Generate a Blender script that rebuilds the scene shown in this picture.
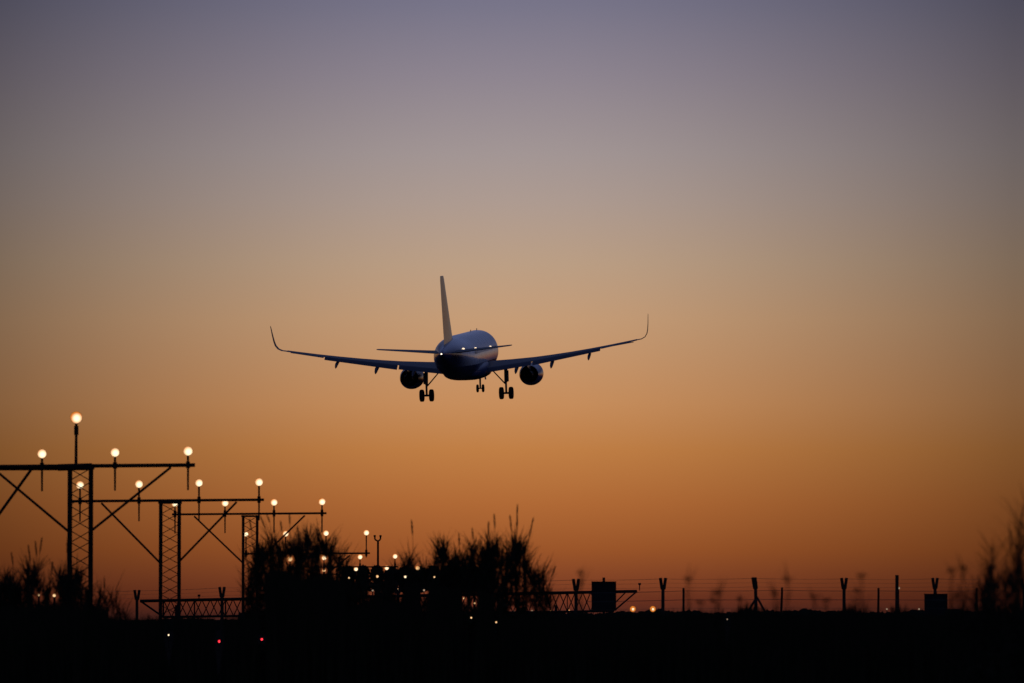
import bpy, math, random
from mathutils import Vector, Matrix
random.seed(7)
for o in list(bpy.data.objects): bpy.data.objects.remove(o)
S = bpy.context.scene
COL = S.collection
R = math.radians

# ------------------------------------------------------------------ camera
F = 5600.0
EYE = Vector((0, 0, 1.6))
PITCH = math.atan((617-341.5)/F)
cam_d = bpy.data.cameras.new("camera"); cam = bpy.data.objects.new("camera", cam_d); COL.objects.link(cam)
cam.location = EYE
cam.rotation_euler = (math.pi/2+PITCH, 0, 0)
cam_d.sensor_width = 36; cam_d.lens = F/1024*36
cam_d.clip_start = 0.5; cam_d.clip_end = 40000
cam_d.dof.use_dof = True; cam_d.dof.focus_distance = 535; cam_d.dof.aperture_fstop = 5.4
S.camera = cam
S.view_settings.view_transform = 'Standard'; S.view_settings.look = 'None'
S.view_settings.exposure = 0; S.view_settings.gamma = 1
S.render.resolution_x = 1024; S.render.resolution_y = 683

def at(px, py, Y):
    """point of the world at depth Y seen at pixel (px,py)"""
    f = Vector((0, math.cos(PITCH), math.sin(PITCH))); u = Vector((0, -math.sin(PITCH), math.cos(PITCH)))
    d = f + Vector((1, 0, 0))*((px-512)/F) - u*((py-341.5)/F)
    return EYE + d*(Y/d.y)
def px_of(p):
    y = p.y*math.cos(PITCH)+(p.z-1.6)*math.sin(PITCH); z = -p.y*math.sin(PITCH)+(p.z-1.6)*math.cos(PITCH)
    return 512+F*p.x/y, 341.5-F*z/y
def lin(c):
    return tuple(((v/255)/12.92 if v/255 <= .04045 else ((v/255+.055)/1.055)**2.4) for v in c)

# ------------------------------------------------------------------ dusk sky (world)
W = bpy.data.worlds.new("World"); S.world = W; W.use_nodes = True
nt = W.node_tree; nt.nodes.clear()
def nd(t, **k):
    n = nt.nodes.new(t)
    for a, b in k.items(): setattr(n, a, b)
    return n
L = nt.links.new
tc = nd('ShaderNodeTexCoord'); sep = nd('ShaderNodeSeparateXYZ'); L(tc.outputs['Generated'], sep.inputs[0])
def mr(src, a, b, c=0, d=1, smooth=False):
    n = nd('ShaderNodeMapRange'); n.clamp = True
    if smooth: n.interpolation_type = 'SMOOTHSTEP'
    L(src, n.inputs['Value'])
    for i, v in zip((1, 2, 3, 4), (a, b, c, d)): n.inputs[i].default_value = v
    return n.outputs[0]
def mth(op, a, b=None):
    n = nd('ShaderNodeMath', operation=op)
    for i, v in enumerate((a, b)):
        if v is None: continue
        if isinstance(v, (int, float)): n.inputs[i].default_value = v
        else: L(v, n.inputs[i])
    return n.outputs[0]
def ramp(src, stops):
    n = nd('ShaderNodeValToRGB'); cr = n.color_ramp; cr.interpolation = 'LINEAR'
    while len(cr.elements) > 1: cr.elements.remove(cr.elements[-1])
    cr.elements[0].position = stops[0][0]; cr.elements[0].color = (*stops[0][1], 1)
    for p, c in stops[1:]:
        e = cr.elements.new(p); e.color = (*c, 1)
    L(src, n.inputs[0]); return n.outputs[0]
sky_samples = [  # screen row in a 5600 px focal photo, colour, azimuth factor
    (640, (52, 28, 28), 1), (617, (78, 40, 33), 1), (600, (108, 51, 32), .96), (576, (126, 65, 36), .88), (550, (153, 84, 41), .973), (504, (174, 104, 53), .973),
    (450, (190, 125, 68), .973), (404, (197, 140, 91), .973), (320, (195, 154, 117), .973), (264, (187, 158, 132), .99),
    (202, (174, 155, 145), 1), (154, (163, 150, 149), 1), (75, (141, 132, 143), .985), (4, (120, 117, 137), 1), (-120, (92, 94, 122), 1), (-300, (72, 78, 108), 1)]
E0, E1 = -.006, .16
st = []
for y, c, k in sky_samples:
    e = math.sin(PITCH - math.atan((y-341.5)/F))
    st.append(((e-E0)/(E1-E0), tuple(min(1, v/k) for v in lin(c))))
st = [(max(0, min(1, p)), c) for p, c in st]
band = ramp(mr(sep.outputs[2], E0, E1), st)
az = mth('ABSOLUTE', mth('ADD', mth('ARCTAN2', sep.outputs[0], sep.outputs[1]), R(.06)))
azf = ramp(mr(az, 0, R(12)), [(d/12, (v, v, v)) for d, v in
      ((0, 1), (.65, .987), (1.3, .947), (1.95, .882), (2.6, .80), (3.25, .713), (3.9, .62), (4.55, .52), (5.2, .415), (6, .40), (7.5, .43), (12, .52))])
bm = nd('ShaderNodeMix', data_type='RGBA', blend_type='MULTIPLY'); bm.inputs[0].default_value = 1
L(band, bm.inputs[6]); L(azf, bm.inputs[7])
dome = ramp(mr(sep.outputs[2], -.02, 1), [(0, (.012, .012, .02)), (.02, (.05, .055, .11)), (.3, (.095, .125, .27)), (1, (.05, .075, .18))])
w = mth('MAXIMUM', mr(sep.outputs[2], .13, .5, smooth=True), mr(az, R(30), R(100), smooth=True))
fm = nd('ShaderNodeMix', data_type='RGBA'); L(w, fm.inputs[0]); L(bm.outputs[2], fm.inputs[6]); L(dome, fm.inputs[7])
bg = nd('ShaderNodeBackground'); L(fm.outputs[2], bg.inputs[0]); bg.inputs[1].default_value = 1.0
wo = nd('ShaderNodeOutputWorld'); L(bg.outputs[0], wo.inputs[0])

# ------------------------------------------------------------------ materials
def mat(name, col, rough=.8, metal=0., spec=.3, noise=None, coat=0.):
    m = bpy.data.materials.new(name); m.use_nodes = True; t = m.node_tree; b = t.nodes['Principled BSDF']
    b.inputs['Roughness'].default_value = rough; b.inputs['Metallic'].default_value = metal
    b.inputs['Specular IOR Level'].default_value = spec
    if coat: b.inputs['Coat Weight'].default_value = coat; b.inputs['Coat Roughness'].default_value = .12
    if noise:
        sc, c2 = noise
        x = t.nodes.new('ShaderNodeTexCoord'); n = t.nodes.new('ShaderNodeTexNoise'); n.inputs['Scale'].default_value = sc; n.inputs['Detail'].default_value = 6
        r = t.nodes.new('ShaderNodeValToRGB'); r.color_ramp.elements[0].position = .35; r.color_ramp.elements[1].position = .65
        r.color_ramp.elements[0].color = (*col, 1); r.color_ramp.elements[1].color = (*c2, 1)
        t.links.new(x.outputs['Object'], n.inputs['Vector']); t.links.new(n.outputs[0], r.inputs[0]); t.links.new(r.outputs[0], b.inputs['Base Color'])
    else: b.inputs['Base Color'].default_value = (*col, 1)
    return m
M = {
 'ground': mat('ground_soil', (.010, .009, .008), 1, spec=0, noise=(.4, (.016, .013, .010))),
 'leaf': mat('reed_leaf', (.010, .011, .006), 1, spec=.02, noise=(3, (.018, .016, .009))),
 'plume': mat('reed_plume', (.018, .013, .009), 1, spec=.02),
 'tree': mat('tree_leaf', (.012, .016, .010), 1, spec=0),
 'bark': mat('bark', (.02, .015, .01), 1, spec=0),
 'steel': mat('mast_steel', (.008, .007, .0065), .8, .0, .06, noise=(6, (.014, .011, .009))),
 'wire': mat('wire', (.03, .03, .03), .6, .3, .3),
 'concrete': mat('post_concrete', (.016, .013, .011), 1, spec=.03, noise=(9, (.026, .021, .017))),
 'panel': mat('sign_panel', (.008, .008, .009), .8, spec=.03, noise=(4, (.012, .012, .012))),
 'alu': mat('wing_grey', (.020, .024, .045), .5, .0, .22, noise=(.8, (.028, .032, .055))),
 'dark_alu': mat('engine_metal', (.04, .035, .035), .35, .8, .5),
 'nac': mat('nacelle_paint', (.10, .11, .20), .25, 0, .5, coat=.4),
 'fin': mat('fin_paint', (.22, .18, .155), .3, 0, .5, coat=.4),
 'tyre': mat('tyre_rubber', (.012, .012, .012), .9, spec=.1),
 'gear': mat('gear_metal', (.05, .05, .05), .5, .5, .4),
 'dark': mat('exhaust_dark', (.006, .006, .006), .9, spec=.05),
 'housing': mat('lamp_housing', (.05, .03, .015), .6, 0, .3),
}
# fuselage: white body with navy belly and navy tail
def fuselage_paint():
    m = bpy.data.materials.new('fuselage_paint'); m.use_nodes = True; t = m.node_tree; b = t.nodes['Principled BSDF']
    x = t.nodes.new('ShaderNodeTexCoord'); s = t.nodes.new('ShaderNodeSeparateXYZ'); t.links.new(x.outputs['Object'], s.inputs[0])
    def mm(op, a, bb):
        n = t.nodes.new('ShaderNodeMath'); n.operation = op
        for i, v in enumerate((a, bb)):
            if isinstance(v, (int, float)): n.inputs[i].default_value = v
            else: t.links.new(v, n.inputs[i])
        return n.outputs[0]
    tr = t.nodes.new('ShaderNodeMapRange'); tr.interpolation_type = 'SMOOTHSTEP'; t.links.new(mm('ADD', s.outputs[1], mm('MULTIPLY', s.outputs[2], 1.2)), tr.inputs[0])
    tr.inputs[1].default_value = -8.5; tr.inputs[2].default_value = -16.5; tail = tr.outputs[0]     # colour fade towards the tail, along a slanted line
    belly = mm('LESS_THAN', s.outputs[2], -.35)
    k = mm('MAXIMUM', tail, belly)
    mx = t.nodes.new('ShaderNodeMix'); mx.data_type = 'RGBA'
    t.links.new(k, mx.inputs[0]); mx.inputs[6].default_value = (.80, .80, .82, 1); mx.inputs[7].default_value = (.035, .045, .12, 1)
    n = t.nodes.new('ShaderNodeTexNoise'); n.inputs['Scale'].default_value = 1.2; t.links.new(x.outputs['Object'], n.inputs[0])
    r = t.nodes.new('ShaderNodeMapRange'); t.links.new(n.outputs[0], r.inputs[0]); r.inputs[3].default_value = .2; r.inputs[4].default_value = .36
    t.links.new(r.outputs[0], b.inputs['Roughness']); t.links.new(mx.outputs[2], b.inputs['Base Color'])
    b.inputs['Coat Weight'].default_value = .5; b.inputs['Coat Roughness'].default_value = .15
    return m
M['fus'] = fuselage_paint()
def emit(name, core, rim, strength, r0):
    m = bpy.data.materials.new(name); m.use_nodes = True; t = m.node_tree; t.nodes.clear()
    x = t.nodes.new('ShaderNodeTexCoord'); mp = t.nodes.new('ShaderNodeMapping'); mp.inputs['Scale'].default_value = (1/r0, 0, 1/r0); mp.inputs['Location'].default_value = (-.12, 0, .16)
    ln = t.nodes.new('ShaderNodeVectorMath'); ln.operation = 'LENGTH'
    t.links.new(x.outputs['Object'], mp.inputs[0]); t.links.new(mp.outputs[0], ln.inputs[0])
    r = t.nodes.new('ShaderNodeValToRGB'); e = r.color_ramp.elements
    e[0].position = .3; e[0].color = (*core, 1); e[1].position = 1; e[1].color = (*rim, 1)
    t.links.new(ln.outputs['Value'], r.inputs[0])
    em = t.nodes.new('ShaderNodeEmission'); em.inputs[1].default_value = strength; t.links.new(r.outputs[0], em.inputs[0])
    o = t.nodes.new('ShaderNodeOutputMaterial'); t.links.new(em.outputs[0], o.inputs[0]); return m
M['lens'] = emit('lamp_glow', (1, .80, .50), (.42, .115, .012), 1.75, .115)
M['lens_small'] = emit('small_glow', (1, .62, .30), (.7, .28, .08), 1.1, .10)
M['lens_dim'] = emit('dim_glow', (.75, .52, .35), (.4, .2, .1), .5, .10)
M['lens_red'] = emit('red_glow', (1, .04, .06), (.5, .0, .01), 1.6, .12)
M['lens_white'] = emit('white_glow', (1, .92, .85), (1, .8, .6), 2.5, .12)

# ------------------------------------------------------------------ mesh helpers
class MB:
    def __init__(s): s.v = []; s.f = []
    def add(s, vs, fs):
        n = len(s.v); s.v += [Vector(a) for a in vs]; s.f += [tuple(i+n for i in f) for f in fs]; return s
    def box(s, c, d):
        x, y, z = (k/2 for k in d); c = Vector(c)
        vs = [c+Vector((i*x, j*y, k*z)) for i in (-1, 1) for j in (-1, 1) for k in (-1, 1)]
        return s.add(vs, [(0, 1, 3, 2), (4, 6, 7, 5), (0, 4, 5, 1), (2, 3, 7, 6), (0, 2, 6, 4), (1, 5, 7, 3)])
    def bar(s, a, b, ra, rb=None, n=6, cap=True):
        a = Vector(a); b = Vector(b); rb = ra if rb is None else rb; d = (b-a).normalized()
        u = d.cross(Vector((0, 0, 1)) if abs(d.z) < .9 else Vector((1, 0, 0))).normalized(); w = d.cross(u)
        vs = []
        for p, r in ((a, ra), (b, rb)):
            for i in range(n):
                t = 2*math.pi*(i+.5)/n; vs.append(p+u*(math.cos(t)*r)+w*(math.sin(t)*r))
        fs = [(i, (i+1) % n, n+(i+1) % n, n+i) for i in range(n)]
        if cap: fs += [tuple(reversed(range(n))), tuple(range(n, 2*n))]
        return s.add(vs, fs)
    def path(s, pts, rs, n=5):
        for i in range(len(pts)-1): s.bar(pts[i], pts[i+1], rs[i], rs[i+1], n)
        return s
    def loft(s, rings, close=True, cap=True):
        n = len(rings[0]); vs = [p for r in rings for p in r]; fs = []
        for k in range(len(rings)-1):
            for i in range(n if close else n-1):
                j = (i+1) % n; fs.append((k*n+i, k*n+j, (k+1)*n+j, (k+1)*n+i))
        if cap: fs += [tuple(reversed(range(n))), tuple(range((len(rings)-1)*n, len(rings)*n))]
        return s.add(vs, fs)
    def strip(s, pts, ws, side):
        vs = []
        for p, w_ in zip(pts, ws): vs += [p-side*w_/2, p+side*w_/2]
        return s.add(vs, [(2*i, 2*i+1, 2*i+3, 2*i+2) for i in range(len(pts)-1)])
    def build(s, name, m, parent=None, org=None, smooth=False, loc=None):
        org = Vector(org) if org is not None else (parent_world(parent) if parent else Vector())
        me = bpy.data.meshes.new(name); me.from_pydata([tuple(v-org) for v in s.v], [], s.f); me.materials.append(m)
        import bmesh
        b = bmesh.new(); b.from_mesh(me); bmesh.ops.recalc_face_normals(b, faces=b.faces); b.to_mesh(me); b.free()
        if smooth:
            for p in me.polygons: p.use_smooth = True
            try: me.set_sharp_from_angle(angle=R(40))
            except Exception: pass
        o = bpy.data.objects.new(name, me); COL.objects.link(o)
        if parent: o.parent = parent
        if loc is not None: o.location = loc
        elif not parent: o.location = org
        return o
def parent_world(p):
    v = Vector(p.location)
    while p.parent: p = p.parent; v += Vector(p.location)
    return v
def tag(o, label=None, cat=None, group=None, kind=None):
    for k, v in (('label', label), ('category', cat), ('group', group), ('kind', kind)):
        if v: o[k] = v
    return o
def thing(name, loc, label, cat, group=None):
    o = bpy.data.objects.new(name, None); COL.objects.link(o); o.location = loc; o.empty_display_size = .3
    return tag(o, label, cat, group)

# ------------------------------------------------------------------ ground
def gz(x, y=0): return (.012 if x < 0 else .006)*x*min(1, max(0, (1500-abs(x))/1000+.0) if abs(x) > 500 else 1) if abs(x) < 1500 else 0
g = MB(); xs = [-9000, -1500, -1000, -500, -60, -20, 0, 20, 60, 500, 1000, 1500, 9000]; ys = [-200, 0, 40, 80, 120, 180, 250, 350, 500, 900, 2000, 4500, 12000]
vs = [Vector((x, y, gz(x))) for y in ys for x in xs]; nx = len(xs)
g.add(vs, [(j*nx+i, j*nx+i+1, (j+1)*nx+i+1, (j+1)*nx+i) for j in range(len(ys)-1) for i in range(nx-1)])
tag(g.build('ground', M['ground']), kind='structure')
# low far hills on the left horizon
h = MB(); n = 60; vs = []
for i in range(n+1):
    x = -1400+i*2800/n
    hh = 2.0+1.1*math.sin(i*.9)+.8*math.sin(i*2.3+1)
    vs += [Vector((x, 4300, gz(x)-2)), Vector((x, 4600, gz(x)+hh)), Vector((x, 4900, -2))]
h.add(vs, [(3*i+k, 3*i+3+k, 3*i+4+k, 3*i+1+k) for i in range(n) for k in (0, 1)])
tag(h.build('hills', M['tree']), kind='structure')

# ------------------------------------------------------------------ airliner
BODY = Matrix(((1, 0, 0), (0, 1, 0), (0, 0, 1)))
yaw, pit, rol = .0994, .0775, -.0278
root = thing('airliner', (-4.37, 531.66, 26.15), 'twin engine passenger airliner seen from behind, landing with its wheels down', 'aeroplane')
Rz = Matrix.Rotation(-yaw, 3, 'Z'); Rx = Matrix.Rotation(pit, 3, 'X')
cr, sr = math.cos(-rol), math.sin(-rol); Ry = Matrix(((cr, 0, -sr), (0, 1, 0), (sr, 0, cr)))
root.rotation_mode = 'QUATERNION'; root.rotation_quaternion = (Rz @ Rx @ Ry).to_quaternion()
O0 = Vector((0, 0, 0))
def P(x, s, z): return Vector((x, 17-s, z))
def ring(s, hw, hh, zc, n=112, flat=0):
    return [P(hw*math.cos(2*math.pi*i/n), s, zc+hh*math.sin(2*math.pi*i/n)) for i in range(n)]
def part(mb, name, m, parent=root, smooth=True): return mb.build(name, m, parent, org=O0, smooth=smooth)
ZF = .36
fs_ = [(0, .04, .04, -.2), (.25, .45, .4, -.17), (.8, .85, .8, -.1), (1.6, 1.2, 1.2, .05), (2.6, 1.5, 1.58, .21), (4, 1.78, 1.88, .30), (5.6, 1.93, 2.03, ZF), (7, 1.975, 2.07, ZF)]
fs_ += [(s, 1.975, 2.07, ZF) for s in (10, 13, 16, 19, 22, 24.5)]
fs_ += [(26, 1.95, 2.02, .39), (28, 1.82, 1.86, .48), (30, 1.58, 1.62, .62), (32, 1.25, 1.32, .76), (34, .88, .98, .90), (35.6, .58, .66, .99), (36.8, .34, .4, 1.03), (37.4, .2, .22, 1.05), (37.55, .12, .13, 1.05)]
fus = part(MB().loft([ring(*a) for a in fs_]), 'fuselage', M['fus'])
part(MB().loft([ring(37.5, .11, .12, 1.05, 12), ring(37.62, .09, .10, 1.05, 12)]), 'exhaust_outlet', M['dark'], fus)
bf = [(10.2, .5, .3, -1.3), (11, 1.4, .5, -1.32), (12.5, 1.95, .8, -1.22), (15, 2.12, .98, -1.08), (18, 2.12, .98, -1.08), (20, 1.9, .8, -1.12), (21.6, 1.3, .5, -1.2), (22.6, .4, .25, -1.2)]
navy = mat('navy_paint', (.03, .04, .11), .35, 0, .4, coat=.3)
def sup(s, hw, hh, zc, n=32):
    r = []
    for i in range(n):
        t = 2*math.pi*i/n; c, q = math.cos(t), math.sin(t)
        r.append(P(hw*math.copysign(abs(c)**.7, c), s, zc+hh*math.copysign(abs(q)**.7, q)))
    return r
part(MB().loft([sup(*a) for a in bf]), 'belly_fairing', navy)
prof = [(0, 0), (.02, .35), (.08, .7), (.2, .95), (.35, 1), (.55, .8), (.8, .35), (1, .02), (1, -.02), (.8, -.2), (.55, -.5), (.35, -.65), (.2, -.62), (.08, -.45), (.02, -.22)]
def airfoil(x, sle, c, t, z, tw=0, nrm=(0, 0, 1), side=1):
    nrm = Vector(nrm)
    out = []
    for u, v in prof:
        s = sle+u*c
        p = P(x, s, z)+nrm*(v*t*c/2) + Vector((0, 0, (-tw)*(u-.3)*c))
        out.append(p)
    return out
def wing_z(x):
    q = (x-1.97)/15.
    return -.80+max(0, q)*1.32+max(0, q)**2*.86
for sd in (-1, 1):
    secs = []
    for x in (1.2, 1.97, 4, 6.4, 8, 10, 12, 14, 16, 16.6):
        sle = 12.2+(x-1.97)*.515; ch = (18.3-sle) if x < 6.4 else 3.8+(1.62-3.8)*(x-6.4)/10.6
        th = .145-.035*min(1, x/10)
        secs.append(airfoil(sd*x, sle, ch*.93, th, wing_z(x), .05*(1-x/17)))
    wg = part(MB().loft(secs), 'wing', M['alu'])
    # curved winglet
    ws = []
    bx, bz, bs = 16.6, wing_z(16.6), 12.2+(16.6-1.97)*.515
    zt = 3.75
    for k, (dx, dz, ds, c) in enumerate(((0, 0, 0, 1.58), (.45, .08, .28, 1.4), (.8, .27, .55, 1.25), (1.02, .6, .85, 1.1), (1.12, 1.0, 1.15, .98), (1.2, 1.6, 1.6, .78), (1.26, zt-bz-.15, 2.15, .55), (1.28, zt-bz+.05, 2.45, .3))):
        a = min(1, dz/.7)*R(80)
        ws.append(airfoil(sd*(bx+dx), bs+ds, c, .075, bz+dz, 0, (-sd*math.sin(a), 0, math.cos(a))))
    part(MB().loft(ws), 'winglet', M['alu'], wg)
    # extended flaps, slats, aileron
    def flap(x0, x1, name, ch0, ch1, defl, drop):
        r = []
        for x, c in ((x0, ch0), (x1, ch1)):
            sle = 12.2+(x-1.97)*.515; cc = (18.3-sle) if x < 6.4 else 3.8+(1.62-3.8)*(x-6.4)/10.6
            te = sle+cc*.93-.22
            pts = []
            for u, v in prof:
                a, b = u*c, v*.16*c/2
                pts.append(P(sd*x, te+a*math.cos(defl)+b*math.sin(defl), wing_z(x)-.05*(1-x/17)*.7*cc*.93-drop-a*math.sin(defl)+b*math.cos(defl)))
            r.append(pts)
        part(MB().loft(r), name, M['alu'], wg)
    flap(2.1, 6.3, 'flap', 1.0, .9, R(27), -.04)
    flap(6.45, 13.1, 'flap', 1.0, .62, R(27), -.03)
    flap(13.2, 16.2, 'aileron', .5, .36, R(9), .0)
    # leading edge slat line
    sl = []
    for x in (2.6, 6.4, 16.2):
        sle = 12.2+(x-1.97)*.515-.28
        sl.append(airfoil(sd*x, sle, .55 if x < 7 else .38, .22, wing_z(x)-.14))
    part(MB().loft(sl), 'slat', M['alu'], wg)
    for x in (4.9, 8.35, 12.0):
        sle = 12.2+(x-1.97)*.515; cc = (18.3-sle) if x < 6.4 else 3.8+(1.62-3.8)*(x-6.4)/10.6
        k = 1.0 if x < 9 else .85
        te = sle+cc*.93; z0 = wing_z(x)-.2
        rg = []
        for q, (ds, dz, rr) in enumerate(((-1.9, -.02, .03), (-1.3, -.16, .16), (-.4, -.28, .20), (.5, -.44, .21), (1.0, -.62, .17), (1.4, -.80, .05))):
            rg.append([P(sd*x+.75*rr*k*math.cos(t*math.pi/6), te+ds*k, z0+(dz+rr*1.15*math.sin(t*math.pi/6))*k) for t in range(12)])
        part(MB().loft(rg), 'flap_track_fairing', M['alu'], wg)
    # engine
    ex, ez = 5.75, -1.80
    def er(s, r, zc=ez, n=36): r *= .905; return [P(sd*ex+r*math.cos(2*math.pi*i/n), s, zc+r*math.sin(2*math.pi*i/n)) for i in range(n)]
    nc = part(MB().loft([er(*a) for a in ((10.9, .92), (10.75, 1.0), (10.9, 1.1), (11.6, 1.2), (12.6, 1.22), (13.6, 1.18), (14.4, 1.05), (14.75, .97), (14.72, .9), (13.4, .86))], cap=False), 'engine_nacelle', M['nac'])
    part(MB().loft([er(*a) for a in ((13.4, .86), (13.38, .5))], cap=True), 'fan_duct', M['dark'], nc)
    part(MB().loft([er(*a) for a in ((13.4, .66), (14.4, .64), (15.3, .5), (15.7, .42), (15.68, .38), (15.0, .35))], cap=False), 'core_cowl', M['dark_alu'], nc)
    part(MB().loft([er(*a) for a in ((14.9, .34), (15.6, .24), (16.3, .03))]), 'exhaust_plug', M['dark'], nc)
    part(MB().loft([er(11.5, .9), er(11.55, .2)]), 'fan_face', M['dark'], nc)
    py = MB()
    py.loft([[P(sd*ex+q*wd, s, z) for q, z in ((-1, zb), (1, zb), (1, ztp), (-1, ztp))] for s, zb, ztp, wd in
             ((11.6, -.95, -.70, .08), (13, -.95, -.45, .2), (15.2, -1.4, -.5, .2), (17, -1.0, -.7, .1))])
    part(py, 'pylon', M['nac'], nc)
    # stabiliser
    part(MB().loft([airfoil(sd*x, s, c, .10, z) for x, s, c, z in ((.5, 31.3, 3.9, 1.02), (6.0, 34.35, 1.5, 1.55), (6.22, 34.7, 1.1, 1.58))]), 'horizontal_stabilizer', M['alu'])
    # main gear
    gx = 3.8; wz = -3.39
    mg = MB().bar(P(sd*gx, 17.4, -1.1), P(sd*gx, 17.65, -2.35), .17, .16, 12).bar(P(sd*gx, 17.65, -2.35), P(sd*gx, 17.7, wz), .10, .10, 12)
    mg.bar(P(sd*gx-.5, 17.7, wz), P(sd*gx+.5, 17.7, wz), .10, .10, 10)
    mg.bar(P(sd*gx, 17.9, -2.35), P(sd*gx, 18.15, -2.85), .04).bar(P(sd*gx, 18.15, -2.85), P(sd*gx, 17.8, wz+.1), .04)
    mo = part(mg, 'main_gear', M['gear'])
    part(MB().bar(P(sd*2.55, 17.6, -1.2), P(sd*3.72, 17.65, -2.5), .055, .065), 'side_strut', M['gear'], mo)
    part(MB().loft([[P(sd*(gx+.2)+dx, s, z) for dx, s in ((-.03, 17.1), (.03, 17.1), (.03, 18.1), (-.03, 18.1))] for z in (-1.25, -2.3)]), 'gear_door', M['alu'], mo, False)
    for q in (-1, 1):
        wr = MB(); wx = sd*gx+q*.46
        pr = [(-.2, .30), (-.21, .46), (-.17, .555), (-.08, .585), (.08, .585), (.17, .555), (.21, .46), (.2, .30)]
        wr.loft([[P(wx+a, 17.7+b*math.cos(t*math.pi/12), wz+b*math.sin(t*math.pi/12)) for t in range(24)] for a, b in pr])
        wh = part(wr, 'wheel', M['tyre'], mo)
ng = MB().bar(P(0, 5.0, -1.9), P(0, 5.1, -3.29), .10, .08, 10).bar(P(-.3, 5.1, -3.29), P(.3, 5.1, -3.29), .06).bar(P(0, 3.9, -1.9), P(0, 5.05, -2.7), .04)
no = part(ng, 'nose_gear', M['gear'])
for q in (-1, 1):
    part(MB().loft([[P(q*.27+a, 5.1+b*math.cos(t*math.pi/10), -3.29+b*math.sin(t*math.pi/10)) for t in range(20)] for a, b in ((-.1, .2), (-.11, .32), (-.06, .39), (.06, .39), (.11, .32), (.1, .2))]), 'wheel', M['tyre'], no)
    part(MB().loft([[P(q*.42+dx+q*.1*(1 if z < -2.2 else 0), s, z) for dx, s in ((-.02, 4.3), (.02, 4.3), (.02, 5.3), (-.02, 5.3))] for z in (-1.85, -2.45)]), 'gear_door', M['alu'], no, False)
# fin
fsx = []
for z, s, c in ((1.6, 27.6, 7.9), (2.3, 29.2, 6.0), (4, 30.6, 5.05), (6, 32.3, 3.85), (7.8, 33.8, 2.75), (8.15, 34.25, 2.2)):
    fsx.append([P(sgn*t_*c*.5*.088, s+u*c, z) for u, t_, sgn in [(u, max(v, .02), 1) for u, v in prof[:8]]+[(u, max(v, .02), -1) for u, v in reversed(prof[:8])]])
fin = part(MB().loft(fsx), 'tail_fin', M['fin'])
for q in (6.5, 12): part(MB().box(P(0, q, 2.5), (.03, .42, .18)), 'blade_antenna', M['alu'], fus)
# cabin windows along the right and left side, lights
for sd in (-1, 1):
    for k in range(28):
        s = 7.2+k*.72
        z = .42; x = math.sqrt(1-(z/2.07)**2)*1.975; wz_ = z+ZF
        n_ = Vector((x/1.975**2, 0, z/2.07**2)).normalized(); up = Vector((-n_.z, 0, n_.x))
        c = P(sd*x, s, wz_); nn = Vector((sd*n_.x, 0, n_.z)); uu = Vector((sd*up.x, 0, up.z))
        vs = []
        for t in range(10):
            a = 2*math.pi*t/10
            vs.append(c+nn*.006+Vector((0, 1, 0))*(.115*math.cos(a))+uu*(.165*math.sin(a)))
        part(MB().add(vs, [tuple(range(10))]), 'cabin_window', M['dark'], fus, False)
def blob(c, r, n=10):
    m = MB(); rings = []
    for i in range(1, 6):
        t = math.pi*i/6; rings.append([Vector(c)+Vector((r*math.sin(t)*math.cos(2*math.pi*j/n), r*math.sin(t)*math.sin(2*math.pi*j/n), r*math.cos(t))) for j in range(n)])
    return m.loft(rings)
M['nav'] = emit('aircraft_lamp', (1, .75, .5), (1, .75, .5), 1.7, 9)
# aircraft lamps: one on the tail cone, three on the right flank
Binv = (Rz @ Rx @ Ry).transposed()
def body_of(px, py, Y):
    return Binv @ (at(px, py, Y)-Vector(root.location))
LAMPS = []
BM = Rz @ Rx @ Ry
def flank(px, py, s0, s1):
    best = (1e9, None)
    for k in range(121):
        s = s0+(s1-s0)*k/120
        for a, b in zip(fs_, fs_[1:]):
            if a[0] <= s <= b[0]:
                t = (s-a[0])/(b[0]-a[0]); hw, hh, zc = (a[q]+(b[q]-a[q])*t for q in (1, 2, 3))
        for j in range(-25, 60):
            th = R(j); p = P(hw*math.cos(th), s, zc+hh*math.sin(th))
            x, y = px_of(BM @ p+Vector(root.location)); d = (x-px)**2+(y-py)**2
            if d < best[0]: best = (d, p)
    return best
for px, py, s0, s1, r in ((463.2, 349.4, 29, 32, .15), (475.4, 348.9, 25, 31, .15), (490.2, 347.0, 10, 25, .13)):
    d, p = flank(px, py, s0, s1); print('flank', d, tuple(p))
    part(blob(p, r), 'flank_light', M['nav'], fus)
part(blob(P(0, 37.66, 1.05), .075), 'tail_light', M['lens_white'], fus)

# ------------------------------------------------------------------ approach light masts
KEEP = []      # bright points that gaps in the reeds leave visible (pixel x, y, radius)
def lamp(rt, c, r=.115, m='lens', parent=None):
    """round lamp facing the approach: housing > lens"""
    c = Vector(c); rw = Vector(rt.location)
    hs = MB()
    def rg(y, q): return [c+Vector((q*math.cos(2*math.pi*i/16), y, q*math.sin(2*math.pi*i/16))) for i in range(16)]
    hs.loft([rg(.0, r*.98), rg(-.012, r*1.03), rg(.03, r*1.03), rg(.12, r*.75), rg(.17, r*.35)])
    ho = hs.build('lamp', M['housing'], rt, org=rw, smooth=True)
    ln = MB()
    ln.loft([[Vector((q*math.cos(2*math.pi*i/16), y, q*math.sin(2*math.pi*i/16))) for i in range(16)] for y, q in ((-.014, r*.99), (-.03, r*.9), (-.045, r*.65), (-.052, r*.25))])
    lo = ln.build('lens', M[m], ho, org=O0, smooth=True); lo.location = c-rw
    return ho
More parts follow.
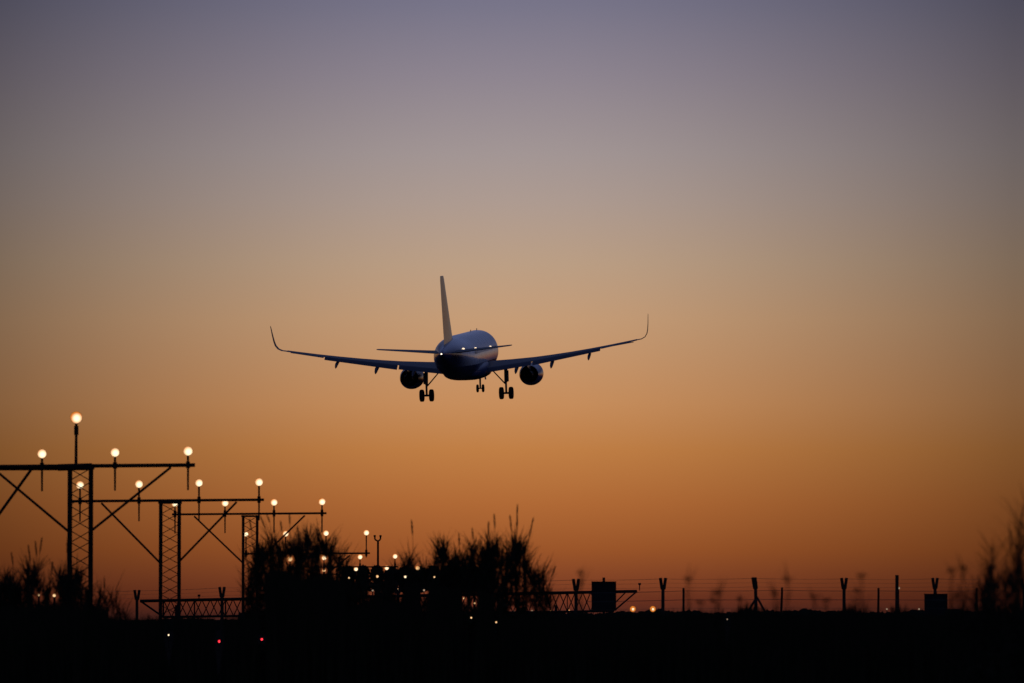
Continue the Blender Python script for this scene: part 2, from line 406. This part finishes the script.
masts = [ # depth, centre px, tower px edges, lamp spacing px, centre y of lamps, bar y, slope, stem bottom y, bar px range, brace?
 (114, 79.5, (69.5, 90.5), 73, 452.5, 466, (42, 115, 188, -31), (-40, 195), 491),
 (139, 169, (160.5, 179), 60, 484, 500.5, (80, 139, 199, 259), (72, 264), 521),
 (170, 249.5, (243, 257), 49, 502.5, 513.8, (175, 225, 274, 322), (172, 326.5), 533),
 (204, 306, (300, 312), 40.4, 533.3, 553.5, (246, 285.6, 326, 366.3), (243, 370), 558),
 (240, 342, (337, 347), 35, 557.5, 567, (290, 324, 360, 395), (287, 398), 573),
 (263, 371, (367, 375), 31.2, 568.8, 574, (324, 355.9, 386.6, 417.6), (320, 421), 578),
 (290, 391, (387, 395), 28.4, 577.2, 583, (349, 377.3, 405.3, 434.3), (346, 437), 586),
]
words = ['nearest, tallest approach light mast with one lamp raised on a pole at its centre',
 'second nearest approach light mast, lattice tower joined to its crossbar by two diagonal braces',
 'third nearest approach light mast, tower at the left edge of the reed thicket',
 'approach light mast whose crossbar pokes out just above the reed thicket',
 'approach light mast behind the reeds, its lamps just under the crossbar of the fourth mast',
 'low approach light mast with lamps level with the crowns of the distant tree row',
 'farthest and lowest approach light mast, its small lamps glowing under the tree row']
for i, (D, cx, tw, sp, ly, by, lx, br, sb) in enumerate(masts):
    wpp = D/F
    c0 = at(cx, 617, D); c0.z = gz(c0.x)
    rt = thing('approach_light_mast', c0, words[i], 'light mast', 'approach light masts receding towards the runway')
    def Y_at(px): return by - (px-cx)*.008*(1 if i < 3 else .6)
    top = at(cx, by+3, D).z
    hw = (tw[1]-tw[0])/2*wpp
    # lattice tower
    m = MB(); legs = [(-hw, -hw), (hw, -hw), (hw, hw), (-hw, hw)]
    xc = at((tw[0]+tw[1])/2, 600, D).x
    for a, b in legs: m.bar((xc+a, D+b, c0.z), (xc+a, D+b, top), .034 if i < 3 else .03, n=8)
    nz = max(6, int((top-c0.z)/.24)); dz = (top-c0.z)/nz
    for k in range(nz):
        z0 = c0.z+k*dz; z1 = z0+dz
        for q in range(4):
            a, b = legs[q], legs[(q+1) % 4]
            p, r_ = (a, b) if k % 2 == 0 else (b, a)
            m.bar((xc+p[0], D+p[1], z0), (xc+r_[0], D+r_[1], z1), .013, n=4)
    m.box((xc, D, top+.02), (2*hw+.1, 2*hw+.1, .05))
    m.box((xc, D, c0.z+.05), (2*hw+.5, 2*hw+.5, .2))
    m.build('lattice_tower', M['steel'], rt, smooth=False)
    # crossbar
    m = MB(); a = at(br[0], Y_at(br[0]), D); b = at(br[1], Y_at(br[1]), D)
    rb = (.042, .036, .034, .034, .03, .03, .03)[i]
    m.bar(a, b, rb, n=8)
    m.build('crossbar', M['steel'], rt)
    if i == 0:
        a = at(-40, 468.5, D); b = at(92, 468.2, D); MB().bar(a+Vector((0, .05, 0)), b+Vector((0, .05, 0)), .045, n=8).build('lower_rail', M['steel'], rt)
        MB().bar(at(92, 466.5, D-.03), at(58, 467.5, D-.03), .075, n=8).build('clamp_plate', M['steel'], rt)
    # braces
    if i < 5:
        for sd in (-1, 1):
            e = sd*((1.86 if sd > 0 else 1.75) if i == 0 else (1.68 if i < 3 else 1.6))/wpp
            MB().bar(at(cx+sd*hw/wpp, by+(1.34, 1.54, 1.48, 1.2, 1.1)[i]/wpp, D), at(cx+e, Y_at(cx+e)+2, D), .026, n=6).build('brace', M['steel'], rt)
    if i == 0:
        p = at(31.6, 469, D-.1); q = at(-3, 517, D-.1); d = (q-p); q = p+d*((p.z-gz(-12))/(-d.z)); MB().bar(p, q, .03, n=6).build('raking_strut', M['steel'], rt)
    # lamps and stems
    for k, px in enumerate(lx):
        y = ly-(px-cx)*.012
        if i in (1,): y = (485, 484, 482.8, 482)[k]
        if i == 0: y = (453.7, 452.4, 451, 455)[k]
        if i == 4: y = (559, 557.6, 556.8, 556.2)[k]
        if i == 5: y = (570.4, 569, 567.8, 568)[k]
        if i == 6: y = (577.8, 576.4, 576.7, 577)[k]
        c = at(px, y, D-.12)
        r = (.1, .105, .12, .115, .115, .11, .08)[i]
        if (i, k) in ((5, 0), (6, 0), (6, 3)): r *= .7
        if (i, k) == (3, 0): r *= .8
        dim = (i, k) in ((5, 0), (5, 3), (6, 0), (6, 1), (6, 3), (4, 0))
        lamp(rt, c, r*(.86+.1*random.random()), 'lens_small' if dim else 'lens')
        MB().bar(at(px, y+1, D+.02), at(px, sb-(px-cx)*.008, D+.02), .026, .02, n=8).bar(at(px, Y_at(px)-3.5, D), at(px, Y_at(px)+3, D), .045, n=8).build('stem', M['steel'], rt)
        KEEP.append((px, y, 4.2 if i < 5 else 3.2))
    if i == 0:
        MB().bar(at(76.3, 423, D), at(76, 466, D), .028, .034, n=8).bar(at(76.3, 426, D), at(76.3, 435, D), .048, n=8).build('pole', M['steel'], rt)
        lamp(rt, at(76.3, 417.5, D-.15), .12)

# lattice light bridge across the approach line, and the lights beyond
D = 338; wpp = D/F
a = at(140, 601, D); b = at(637, 591.3, D)
rt = thing('light_bridge', (at(390, 600, D).x, D, gz(at(390, 600, D).x)), 'long low lattice bridge with tapered ends running behind the reeds', 'lattice bridge')
for dy in (0, .7):
    dv = Vector((0, dy, 0))
    MB().bar(a+dv, b+dv, .10, n=8).build('top_chord', M['steel'], rt)
    MB().bar(at(163, 617, D)+dv, at(614, 611, D)+dv, .07, n=6).build('bottom_chord', M['steel'], rt)
m = MB(); N = 58
for k in range(N):
    x0 = 163+(614-163)*k/N; x1 = 163+(614-163)*(k+1)/N
    t0, b0 = 601-(x0-140)*.0195, 617-(x0-163)*.0133; t1, b1 = 601-(x1-140)*.0195, 617-(x1-163)*.0133
    for dy in (0, .7):
        dv = Vector((0, dy, 0))
        m.bar(at(x0, t0 if (k+(dy > 0)) % 2 else b0, D)+dv, at(x1, b1 if (k+(dy > 0)) % 2 else t1, D)+dv, .042, n=4)
        if k % 4 == 0: m.bar(at(x0, t0, D)+dv, at(x0, b0, D)+dv, .035, n=4)
for dy in (0, .7):
    dv = Vector((0, dy, 0))
    m.bar(a+dv, at(163, 617, D)+dv, .045, n=6); m.bar(b+dv, at(614, 611, D)+dv, .045, n=6); m.bar(at(625, 593, D)+dv, at(616, 602, D)+dv, .035, n=5)
m.build('lattice', M['steel'], rt)
for px in (176, 222, 300, 380, 460, 556, 610):
    t = at(px, 615, D); MB().bar((t.x, D+.35, gz(t.x)), (t.x, D+.35, t.z+.6), .09, n=8).build('leg', M['concrete'], rt)
for px, py in ((199, 595.5), (639.6, 584)):
    q = at(px, py, D); MB().bar(q, at(px, 600-(px-140)*.019, D), .03, n=6).box(q, (.16, .14, .12)).build('marker_post', M['steel'], rt)

# forked pole
D = 300; q = at(378, 541, D); bx = q.x
rt = thing('forked_pole', (bx, D, gz(bx)), 'slender pole ending in a small U shaped fork above the tree row', 'pole')
MB().bar((bx, D, gz(bx)), q, .075, .055, n=10).build('shaft', M['steel'], rt)
MB().path([at(374.7, 535.5, D), at(374.9, 539.5, D), at(378, 541.2, D), at(380.4, 539.5, D), at(380.5, 535.5, D)], [.045]*5).box(at(374.7, 536, D), (.12, .12, .1)).box(at(380.5, 536, D), (.12, .12, .1)).build('fork', M['steel'], rt)

# short lamps: pixel, depth, radius, material, label
def short_lamp(px, py, D, r, m, label, name='ground_lamp', group=None):
    c = at(px, py, D); b = gz(c.x)
    rt = thing(name, (c.x, D, b), label, 'lamp', group)
    MB().bar((c.x, D+.05, b), (c.x, D+.05, c.z), .03, .03, n=8).box((c.x, D+.05, b+.03), (.25, .25, .06)).build('stem', M['steel'], rt)
    lamp(rt, c, r, m)
    KEEP.append((px, py, (3.6 if px > 455 else 5.0) if py > 586 and px < 500 else 4.0))
G = 'lamps in the row right of the reed thicket'
row = [(513.4, 611.8, .09, 'lens_dim', 'dim lamp in the horizon row, first at the foot of the reeds'), (532, 611.2, .09, 'lens_dim', 'faint lamp in the horizon row, second from the reeds'),
 (551, 611.4, .11, 'lens_small', 'small lamp low under the lattice bridge, third from the reeds'), (569, 611.2, .11, 'lens_small', 'small lamp under the bridge just left of a forked fence post'),
 (593.2, 610, .14, 'lens_dim', 'orange lamp at the lower left corner of the dark sign'), (612.8, 609.9, .15, 'lens_small', 'small bright lamp at the lower right corner of the dark sign'),
 (632.8, 609, .21, 'lens', 'large bright lamp just right of the end of the lattice bridge'), (652.8, 609, .21, 'lens', 'large bright lamp beside the forked post, last in the row')]
for px, py, r, m, lb in row: short_lamp(px, py, 400, r, m, lb, group=G)
short_lamp(168.6, 635, 330, .05, 'lens', 'tiny pale lamp low in the dark field under the second mast')
short_lamp(219.3, 641.3, 300, .08, 'lens_red', 'red lamp in the dark field, left of the two red ones', group='red lamps')
short_lamp(261.8, 639.3, 300, .07, 'lens_red', 'red lamp at the foot of the reeds, right of the two red ones', group='red lamps')
short_lamp(397.5, 590.2, 275, .10, 'lens', 'bright lamp low under the tree row right of the forked pole')
short_lamp(372.6, 590.4, 275, .05, 'lens_dim', 'faint orange lamp low beneath the forked pole')
short_lamp(424, 590.2, 320, .06, 'lens_dim', 'very dim lamp low behind the reeds near the tree row')
for px, py, lb in ((464, 598.4, 'tiny dim lamp within the dark reeds, uppermost of four'), (474.4, 603.2, 'tiny lamp within the dark reeds, second highest of four'),
                   (471.2, 617.7, 'tiny lamp within the dark reeds, third highest of four'), (496.2, 622.2, 'tiny yellowish lamp in the dark reeds, lowest of four')):
    short_lamp(px, py, 360, .065, 'lens_small', lb, group='dim lamps glimpsed in the thicket')
short_lamp(38.7, 595, 150, .036, 'lens_small', 'left of two small orange lamps glowing through the left reeds', group='lamps behind the left reeds')
short_lamp(54.3, 595.5, 150, .042, 'lens_small', 'right of two small orange lamps glowing through the left reeds', group='lamps behind the left reeds')
short_lamp(886.8, 609, 420, .07, 'lens_dim', 'tiny lamp left of the plain thick fence post')
short_lamp(919, 609, 420, .07, 'lens_dim', 'tiny lamp left of the sign on the right')
short_lamp(727.2, 619.3, 420, .06, 'lens_dim', 'tiny lamp at the dark horizon left of the braced post')
short_lamp(898.8, 588, 420, .10, 'lens_dim', 'faint amber lamp added behind the plain thick fence post for its warm glint')  # added glowing disc, stands in for the warm glint on the thick post

# ------------------------------------------------------------------ fence posts with forked tops, wires
posts = [(137, 590, 205), (222, 587, 198), (310, 585, 192), (398, 583, 187), (487, 580.5, 182), (576, 579, 178), (663, 578, 178), (755.5, 577.5, 180), (844, 578, 184), (897, 575, 187), (935, 578, 190), (1024, 578.5, 192)]
gr = 'concrete posts of the perimeter fence'
lbl = ['forked fence post at far left, between the first two masts', 'forked fence post standing in front of the lattice bridge left of the third mast', 'forked fence post hidden in the left part of the reed thicket', 'forked fence post behind the low middle of the thicket', 'forked fence post behind the right part of the thicket',
 'forked fence post just left of the first dark sign', 'forked fence post right of the bridge end beside the last lamp', 'fence post with two diagonal stays like a tripod', 'forked fence post in the open between two thin stakes', 'thick straight fence post with a plain top', 'forked fence post carrying the right hand sign', 'forked fence post at the right edge behind tall reeds']
tops = []
for i, (px, py, D) in enumerate(posts):
    t = at(px, py, D); b = gz(t.x); wpp = D/F
    rt = thing('fence_post', (t.x, D, b), lbl[i], 'fence post', gr)
    if i == 9:
        MB().bar((t.x-.02, D, b), t, .065, .06, n=8).build('shaft', M['concrete'], rt); tops.append(t); continue
    j = t.z-.30
    lean = -.05 if i == 7 else (.015 if i == 6 else 0)
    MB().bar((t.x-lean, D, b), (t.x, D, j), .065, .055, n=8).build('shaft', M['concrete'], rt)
    w2 = .04 if i == 7 else .085
    for q in (-1, 1):
        MB().bar((t.x+q*.03, D, j-.06), (t.x+q*w2+(-.05 if i == 7 else 0), D+(q*.05), t.z), .05, .05, n=6).build('fork_arm', M['concrete'], rt)
    if i == 7:
        for q in (-1, 1): MB().bar((t.x+.04, D, at(757, 597, D).z), (t.x+q*1.3, D+.1, b), .035, n=6).build('stay', M['concrete'], rt)
    tops.append(t)
m = MB()
def wire(mb, pts, r, sag=.02):
    for p, q in zip(pts, pts[1:]):
        prev = p
        for k in range(1, 7):
            t = k/6; c = p.lerp(q, t); c.z -= sag*4*t*(1-t); mb.bar(prev, c, r, n=3, cap=False); prev = c
ext = [tops[0]+Vector((-3, 6, 0)), *tops]
ext = [p for i, p in enumerate(ext) if i != 10]
for dz, dx in ((-.03, .1), (-.03, -.1), (-.16, .05), (-.30, 0)):
    wire(m, [p+Vector((dx, 0, dz)) for p in ext], .0032)
fw = m.build('fence_wire', M['wire']); tag(fw, 'barbed wire strands strung between the forked tops of the fence posts', 'fence wire')
# second line: thin stakes with two wires and a mesh
stakes = [(585.5, 590, 172, 0), (683.5, 588, 171, 0), (782, 587.5, 171, .06), (878.5, 588, 172, .03), (976.7, 588, 173, 0), (1076, 588, 174, 0)]
sl = ['thin stake hidden behind the first dark sign', 'thin fence stake right of the last bright lamp', 'leaning thin fence stake right of the braced post', 'slightly bent thin fence stake left of the thick plain post', 'thin fence stake at the right just before the tall reeds', 'thin fence stake beyond the right edge']
st_t = []
for (px, py, D, ln_), lb in zip(stakes, sl):
    t = at(px, py, D); b = gz(t.x)
    if px < 1024 and px > 600:
        o = MB().path([Vector((t.x-ln_-.02, D, b)), Vector((t.x-ln_*.8, D, b+1.2)), t+Vector((0, 0, -.2)), t], [.04, .04, .036, .034], 8).build('fence_stake', M['steel'], org=(t.x, D, b))
        tag(o, lb, 'fence stake', 'thin metal stakes of the wire fence')
    st_t.append(t)
m = MB()
for dz in (-.09, -.36, -.62, -.95): wire(m, [p+Vector((0, .04, dz)) for p in st_t], .0085 if dz > -.5 else .004, .01)
x0, x1 = st_t[0].x, st_t[-1].x; n = 0
top_ = 2.36; x = x0-2
while x < x1:
    for sgn in (-1, 1):
        zb = .2; Hh = top_-zb; xe = x+sgn*Hh
        xs_, xe_ = x, xe
        m.bar((xs_, 172.05, zb), (xe_, 172.05, top_), .0016, n=3, cap=False)
    x += .085
tag(m.build('mesh_fence', M['wire'], org=(0, 172, 0)), 'fine wire mesh with two line wires stretched along the thin stakes', 'wire fence')

# signs seen from the back
for (xa, ya, xb, yb, D, lb) in ((592, 582, 615.7, 610, 176, 'square dark sign hanging in front of the lattice bridge'), (924.8, 594.3, 947, 615.5, 188, 'dark sign fixed to the forked fence post on the right')):
    p = at(xa, ya, D); q = at(xb, yb, D); c = (p+q)/2
    rt = thing('sign_board', (c.x, D, gz(c.x)), lb, 'sign', 'dark signs on the fence')
    MB().box(c, (q.x-p.x, .02, p.z-q.z)).build('panel', M['panel'], rt)
    fr = MB()
    for z in (p.z, q.z): fr.box((c.x, D-.005, z), (q.x-p.x+.04, .045, .035))
    for x in (p.x, q.x): fr.box((x, D-.004, c.z), (.03, .04, p.z-q.z-.05))
    fr.build('frame', M['steel'], rt)
    MB().bar((c.x, D+.04, gz(c.x)), (c.x, D+.04, at(0, 577.5 if xa < 700 else 592, D).z), .045, n=8).build('post', M['steel'], rt)

# ------------------------------------------------------------------ distant row of round trees
for k, px in enumerate([349, 363, 377, 391.3, 405.3, 419, 433, 447, 461, 474.5, 488]):
    D = 1000+random.uniform(-8, 8); top = at(px, 565.6+random.uniform(-.7, .9), D); bx = top.x; b = gz(bx); rad = 1.36+random.uniform(-.1, .12)
    rt = thing('round_tree', (bx, D, b), 'round crowned tree in the distant even row behind the lamps', 'tree', 'row of round crowned trees on the horizon')
    c = Vector((bx, D, top.z-rad*1.0)); m = MB()
    rings = []
    for i in range(0, 9):
        t = math.pi*(i+.3)/9
        rings.append([c+Vector((math.sin(t)*math.cos(a*math.pi/6), math.sin(t)*math.sin(a*math.pi/6), math.cos(t)*1.05))*rad*random.uniform(.80, .97) for a in range(12)])
    m.loft(rings)
    for i in range(260):
        v = Vector((random.gauss(0, 1), random.gauss(0, 1), random.gauss(0, 1))).normalized()
        if v.z < -.5: v.z *= .3
        p = c+v*rad*random.uniform(.8, 1.04); u = Vector((random.gauss(0, 1), random.gauss(0, 1), random.gauss(0, 1))).normalized()*.22; w2 = u.cross(v).normalized()*.16
        m.add([p-u, p+w2, p+u, p-w2], [(0, 1, 2, 3)])
    # lower skirt of foliage
    for i in range(300):
        a = random.uniform(0, 6.28); rr = rad*random.uniform(.2, .98); z = c.z-random.uniform(.4, 3.2)
        p = Vector((bx+rr*math.cos(a), D+rr*math.sin(a), z)); u = Vector((random.gauss(0, 1), random.gauss(0, .3), random.gauss(0, 1))).normalized()*.36; w2 = Vector((-u.z, 0, u.x))*.7
        m.add([p-u, p+w2, p+u, p-w2], [(0, 1, 2, 3)])
    m.build('crown', M['tree'], rt)
    MB().bar((bx, D, b), (bx+random.uniform(-.1, .1), D, c.z-.5), .28, .2, n=8).build('trunk', M['bark'], rt)
# far tree line, stuff
m = MB()
for i in range(7000):
    px = random.uniform(-60, 1090); D = random.uniform(850, 1050)
    hy = 619.0 if px < 240 else (613.6 if px < 560 else 613.4-(px-560)*.001+1.4*math.sin(px*.045)+.9*math.sin(px*.17))
    if px < 240: hy += 2.2+1.2*math.sin(px*.06)
    t = at(px, hy, D); b = gz(t.x); z = b+(t.z-b)*(random.random()**.6)
    if t.z <= b: continue
    p = Vector((t.x, D, z)); u = Vector((random.gauss(0, 1), 0, random.gauss(0, .6))).normalized()*random.uniform(.3, .7); w2 = Vector((-u.z, 0, u.x))*.8
    m.add([p-u, p+w2, p+u, p-w2], [(0, 1, 2, 3)])
tag(m.build('distant_scrub', M['tree'], org=(0, 900, 0)), 'thin dark band of scrub and hedges along the far horizon', 'scrub', kind='stuff')

# ------------------------------------------------------------------ reeds
def interp(tab, x):
    if x <= tab[0][0]: return tab[0][1]
    for (a, b), (c, d) in zip(tab, tab[1:]):
        if x <= c: return b+(d-b)*(x-a)/(c-a)
    return tab[-1][1]
def clear_of(pts):
    for p in pts:
        x, y = px_of(p)
        for kx, ky, kr in KEEP:
            if (x-kx)**2+(y-ky)**2 < kr*kr: return False
    return True
def leaf(mb, base, dirx, diry, length, width, up, droop, segs=4, check=True):
    pts = []; ws = []
    hd = Vector((dirx, diry, 0))
    for k in range(segs+1):
        t = k/segs
        p = base+hd*(length*t*(.5+.6*t*droop))+Vector((0, 0, 1))*(length*(up*t-droop*t*t*.75))
        pts.append(p); ws.append(width*(1-t)**.7*(.6+.4*min(1, t*4))+.001)
    if check and not clear_of([pts[0].lerp(pts[-1], .3), *pts[1:]]): return
    side = Vector((-diry, dirx, 0)); side = (side+Vector((0, 0, random.uniform(-.6, .6)))+Vector((random.uniform(-.5, .5), 0, 0))).normalized()
    mb.strip(pts, ws, side)
PLUMES = []
def thicket(label, x0, x1, D, outline, density=1.0, leaves=46, plumes=(), name='reed_clump', lw=.034, ll=(.12, .32), group='clumps of giant reed', cat='reeds'):
    cx = (x0+x1)/2; c = at(cx, 617, D); b = gz(c.x)
    rt = thing(name, (c.x, D, b), label, cat, group)
    st_, fo = MB(), MB(); wpp = D/F
    nst = int((x1-x0)*wpp/.0065*density)
    for i in range(nst):
        px = random.uniform(x0, x1); dd = D+random.uniform(-.05, .05)*D
        yt = interp(outline, px)+random.choice((-4, -1, 1, 3, 6, 11, 18))*random.random()+2
        t = at(px, yt, dd); lean = random.uniform(-.12, .12)
        bz = gz(t.x); bpos = Vector((t.x-lean, dd, bz)); Hh = t.z-bz
        if Hh < .4: continue
        mid = bpos.lerp(t, .5)+Vector((-lean*.2, 0, 0))
        pts = [bpos, mid, t]
        pts = [bpos.lerp(mid, q/8) for q in range(8)]+[mid.lerp(t, q/8) for q in range(9)]
        for q in range(16):
            if clear_of([pts[q].lerp(pts[q+1], w_/3) for w_ in range(4)]): fo.bar(pts[q], pts[q+1], .008-.006*q/16, .008-.006*(q+1)/16, 4, False)
        for k in range(leaves):
            u = 1-random.random()**1.25*.85
            p = bpos.lerp(mid, u*2) if u < .5 else mid.lerp(t, u*2-1)
            a = random.uniform(0, 2*math.pi); sz = random.uniform(*ll)*((1-.25*u) if u < .92 else 1.25)
            leaf(fo, p, math.cos(a), math.sin(a)*.6, sz, lw*random.uniform(.5, 1.2)*(1 if u < .75 else .62), random.uniform(.6, 1.15) if u > .78 else random.uniform(.3, 1.05), random.uniform(.0, .35) if u > .78 else random.uniform(.1, .8))
    if fo.v: fo.build('foliage', M['leaf'], rt)
    for (xt, yt, xb, yb) in plumes:
        dd = D+random.uniform(-1, 1); t = at(xt, yt, dd); q = at(xb, yb, dd); ax = (q-t)
        dirn = (t-q).normalized()
        m = MB(); Lp = (t-q).length
        m.path([q, t], [.004, .002], 4)
        for k in range(70):
            u = random.random(); p = q.lerp(t, u*.9); a = random.uniform(0, 6.28); w_ = .013*math.sin(math.pi*min(1, .12+u*.8))+.003
            e = p+dirn*Lp*.16+Vector((math.cos(a), math.sin(a), 0))*w_*random.uniform(.5, 1.4)
            m.strip([p, p.lerp(e, .5), e], [.003, .013, .001], Vector((math.sin(a), math.cos(a), 0)))
        # stem to the ground with a gentle bow
        slope = (q.x-t.x)/max(.05, t.z-q.z)
        bp = Vector((q.x+slope*(q.z)*.35, dd, gz(q.x)))
        pts = [q]; 
        for k in range(1, 6):
            u = k/5; pts.append(Vector((q.x+(bp.x-q.x)*(1-(1-u)**1.7), dd, q.z+(bp.z-q.z)*u)))
        m.path(pts, [.0035, .005, .006, .007, .008, .008], 4)
        m.build('plume', M['plume'], rt)
    return rt
OA = [(243, 612), (250, 575), (256, 556), (262, 549), (268, 552), (275, 545), (282, 553), (292, 546), (300, 552), (304, 539), (310, 537), (315, 552), (322, 540), (328, 548), (335, 552), (342, 562), (350, 574)]
OB = [(340, 570), (350, 580), (360, 590), (392, 590), (400, 572), (406, 566), (408, 553), (412, 566), (420, 574), (432, 574), (437, 553), (444, 548), (450, 564), (460, 564), (468, 562), (474, 547), (480, 558), (487, 552), (492, 545), (499, 548), (502, 566), (506, 572)]
OC = [(503, 590), (507, 556), (513, 548), (520, 545), (526, 556), (530, 572), (538, 577), (543, 573), (546, 590), (552, 606)]
OD = [(-20, 585), (0, 590), (8, 583), (20, 592), (28, 578), (33, 569), (38, 580), (44, 597), (50, 590), (54, 594), (60, 576), (66, 584), (72, 577), (80, 578), (86, 592), (94, 614), (99, 598), (104, 589), (108, 602), (114, 597), (122, 611), (132, 618)]
thicket('left end of the central reed thicket, stalks leaning across the third mast', 247, 282, 76, OA, 1.1, plumes=[(249.5, 519, 251.5, 531), (260.4, 516, 266, 530), (266.6, 513, 269.8, 523), (280.6, 521, 281.8, 532)])
thicket('tall dark reed clump below the right end of the third crossbar', 282, 318, 74, OA, 1.25, plumes=[(289.4, 513.5, 289.9, 525), (297.3, 526, 298.8, 538)])
thicket('reed clump under the fourth mast crossbar', 318, 350, 75, OA, 1.1, plumes=[(336, 537, 335, 546)])
thicket('low reeds in front of the distant row of round trees', 350, 402, 72, OB, 1.2)
thicket('reed clump with one slender plume to its right of the forked pole', 400, 430, 74, OB, 1.1, plumes=[(411.5, 519.5, 412.6, 536)])
thicket('narrow pointed reed clump in the middle of the thicket', 430, 456, 75, OB, 1.15)
thicket('dense reed clump with four plumes left of the highest plume', 456, 502, 73, OB, 1.25, plumes=[(458.8, 533.5, 459.3, 546), (472, 528, 473.3, 540), (488.6, 521, 488, 537), (494, 514, 495, 529)])
thicket('right end clump of the thicket with the highest plume', 503, 552, 75, OC, 1.0, plumes=[(509.8, 515.5, 511.6, 532), (517.3, 505, 516.8, 536), (533.4, 517.5, 529, 538), (555.5, 566, 551, 578)])
thicket('reed clump at the far left edge of the picture', -18, 24, 76, OD, 1.1, plumes=[(11.3, 552, 13.2, 566), (7.6, 569, 8.5, 583)])
thicket('left reed clump with a cluster of upright plumes', 24, 58, 74, OD, 1.1, plumes=[(28.2, 545, 30.5, 563), (35.2, 541, 36.8, 557), (41.9, 537.5, 39.6, 554), (52.9, 562, 50.5, 577)])
thicket('reed clump at the foot of the nearest mast', 58, 94, 75, OD, 1.0, plumes=[(68, 535, 66.8, 554)])
thicket('thin sparse reeds just right of the nearest mast', 95, 128, 76, OD, .6, leaves=24)
OE = [(966, 618), (978, 606), (984, 585), (988, 568), (992, 552), (996, 542), (1000, 560), (1005, 556), (1010, 552), (1015, 534), (1020, 524), (1040, 516)]
thicket('slender reeds at the right edge, their lower left part', 968, 1006, 40, OE, .5, leaves=26, lw=.02, ll=(.1, .26))
thicket('tallest reeds standing at the right edge of the picture', 1006, 1044, 37, OE, .5, leaves=34, lw=.02, ll=(.1, .26))
OF = [(958, 616), (974, 606), (986, 594), (996, 584), (1004, 580), (1012, 574), (1024, 566), (1050, 560)]
thicket('dense dark base of the reeds at the right edge', 960, 1046, 36, OF, .75, leaves=30, lw=.026, ll=(.08, .22))
# near out of focus weeds with round seed heads
weeds = [(581, 574, 30), (687, 580, 29), (717.5, 594, 30), (713, 602, 33), (787, 580, 29), (775, 595, 31), (814, 598, 30), (827, 601, 32), (862, 577, 29), (856, 592, 31), (951, 572, 30), (963, 570, 29), (958, 596, 31), (740, 600, 34), (700, 603, 33)]
wl = ['left of the first sign', 'directly left of the first bare stake', 'left of the braced post, taller of a pair', 'left of the braced post, shorter and darker of a pair', 'right of the braced post, taller of a pair', 'right of the braced post, shorter one',
 'halfway between braced post and forked post', 'just left of the forked post in the open', 'right of the forked post, taller of a pair', 'right of the forked post, shorter of a pair', 'left one of the weeds before the last stake', 'tallest of the weeds before the last stake', 'shortest of the weeds before the last stake', 'at the foot of the braced post', 'low one between first stake and braced post']
for (px, py, D), lb in zip(weeds, wl):
    t = at(px, py, D); b = gz(t.x)
    rt = thing('dry_weed', (t.x, D, b), 'blurred dry weed, '+lb, 'weed', 'out of focus dry weeds near the camera')
    m = MB(); bp = Vector((t.x+random.uniform(-.04, .04), D, b)); m.path([bp, bp.lerp(t, .5)+Vector((.01, 0, 0)), t], [.005, .004, .002], 5)
    for k in range(60):
        u = random.uniform(.3, 1.0)**.7; p = bp.lerp(t, u); a = random.uniform(0, 6.28)
        leaf(m, p, math.cos(a), math.sin(a), random.uniform(.04, .11), .006, 1.2, .2, 3, False)
    m.build('stalk', M['leaf'], rt)
    hd = MB()
    for k in range(22):
        v = Vector((random.gauss(0, 1), random.gauss(0, 1), abs(random.gauss(0, .8)))).normalized(); e = t+v*random.uniform(.012, .03)
        hd.strip([t, e], [.001, .003], v.cross(Vector((0, 1, .1))).normalized()); hd.box(e, (.004, .004, .004))
    hd.build('seed_head', M['plume'], rt)
# rough grass and scrub that makes the near dark edge
m = MB()
for i in range(30000):
    D = random.uniform(52, 82); px = random.uniform(-30, 1054)
    p = at(px, 617, D); b = gz(p.x)
    hy = (607 if px < 108 else 619) if px < 250 else (616.5 if 500 < px < 668 else 614.5-max(0, math.sin(px*.09)*math.sin(px*.037+2))*8+1.2*math.sin(px*.11)+1.0*math.sin(px*.047+1)+.7*math.sin(px*.31))
    t = at(px, hy+(random.gauss(1, 3.2) if random.random() < .4 else abs(random.gauss(0, 6))+1), D)
    if 262 < px < 500: t = at(px, (574 if px < 345 else (600 if px < 404 else 586))+3*math.sin(px*.13)+3*math.sin(px*.041)+abs(random.gauss(0, 7)), D)
    Hh = t.z-b; dx = random.gauss(0, .08)
    pts = [Vector((p.x-dx, D, b)), Vector((p.x-dx*.6, D, b+Hh*.6)), Vector((p.x, D, b+Hh))]
    if not clear_of([pts[1].lerp(pts[2], q/14) for q in range(15)]+[pts[0].lerp(pts[1], q/26) for q in range(5, 26)]): continue
    m.strip(pts, [.022, .018, .003], Vector((1, random.uniform(-.6, .6), 0)).normalized())
tag(m.build('tall_grass', M['leaf'], org=(0, 66, 0)), 'tall rough grass forming the dark foreground edge', 'grass', kind='stuff')
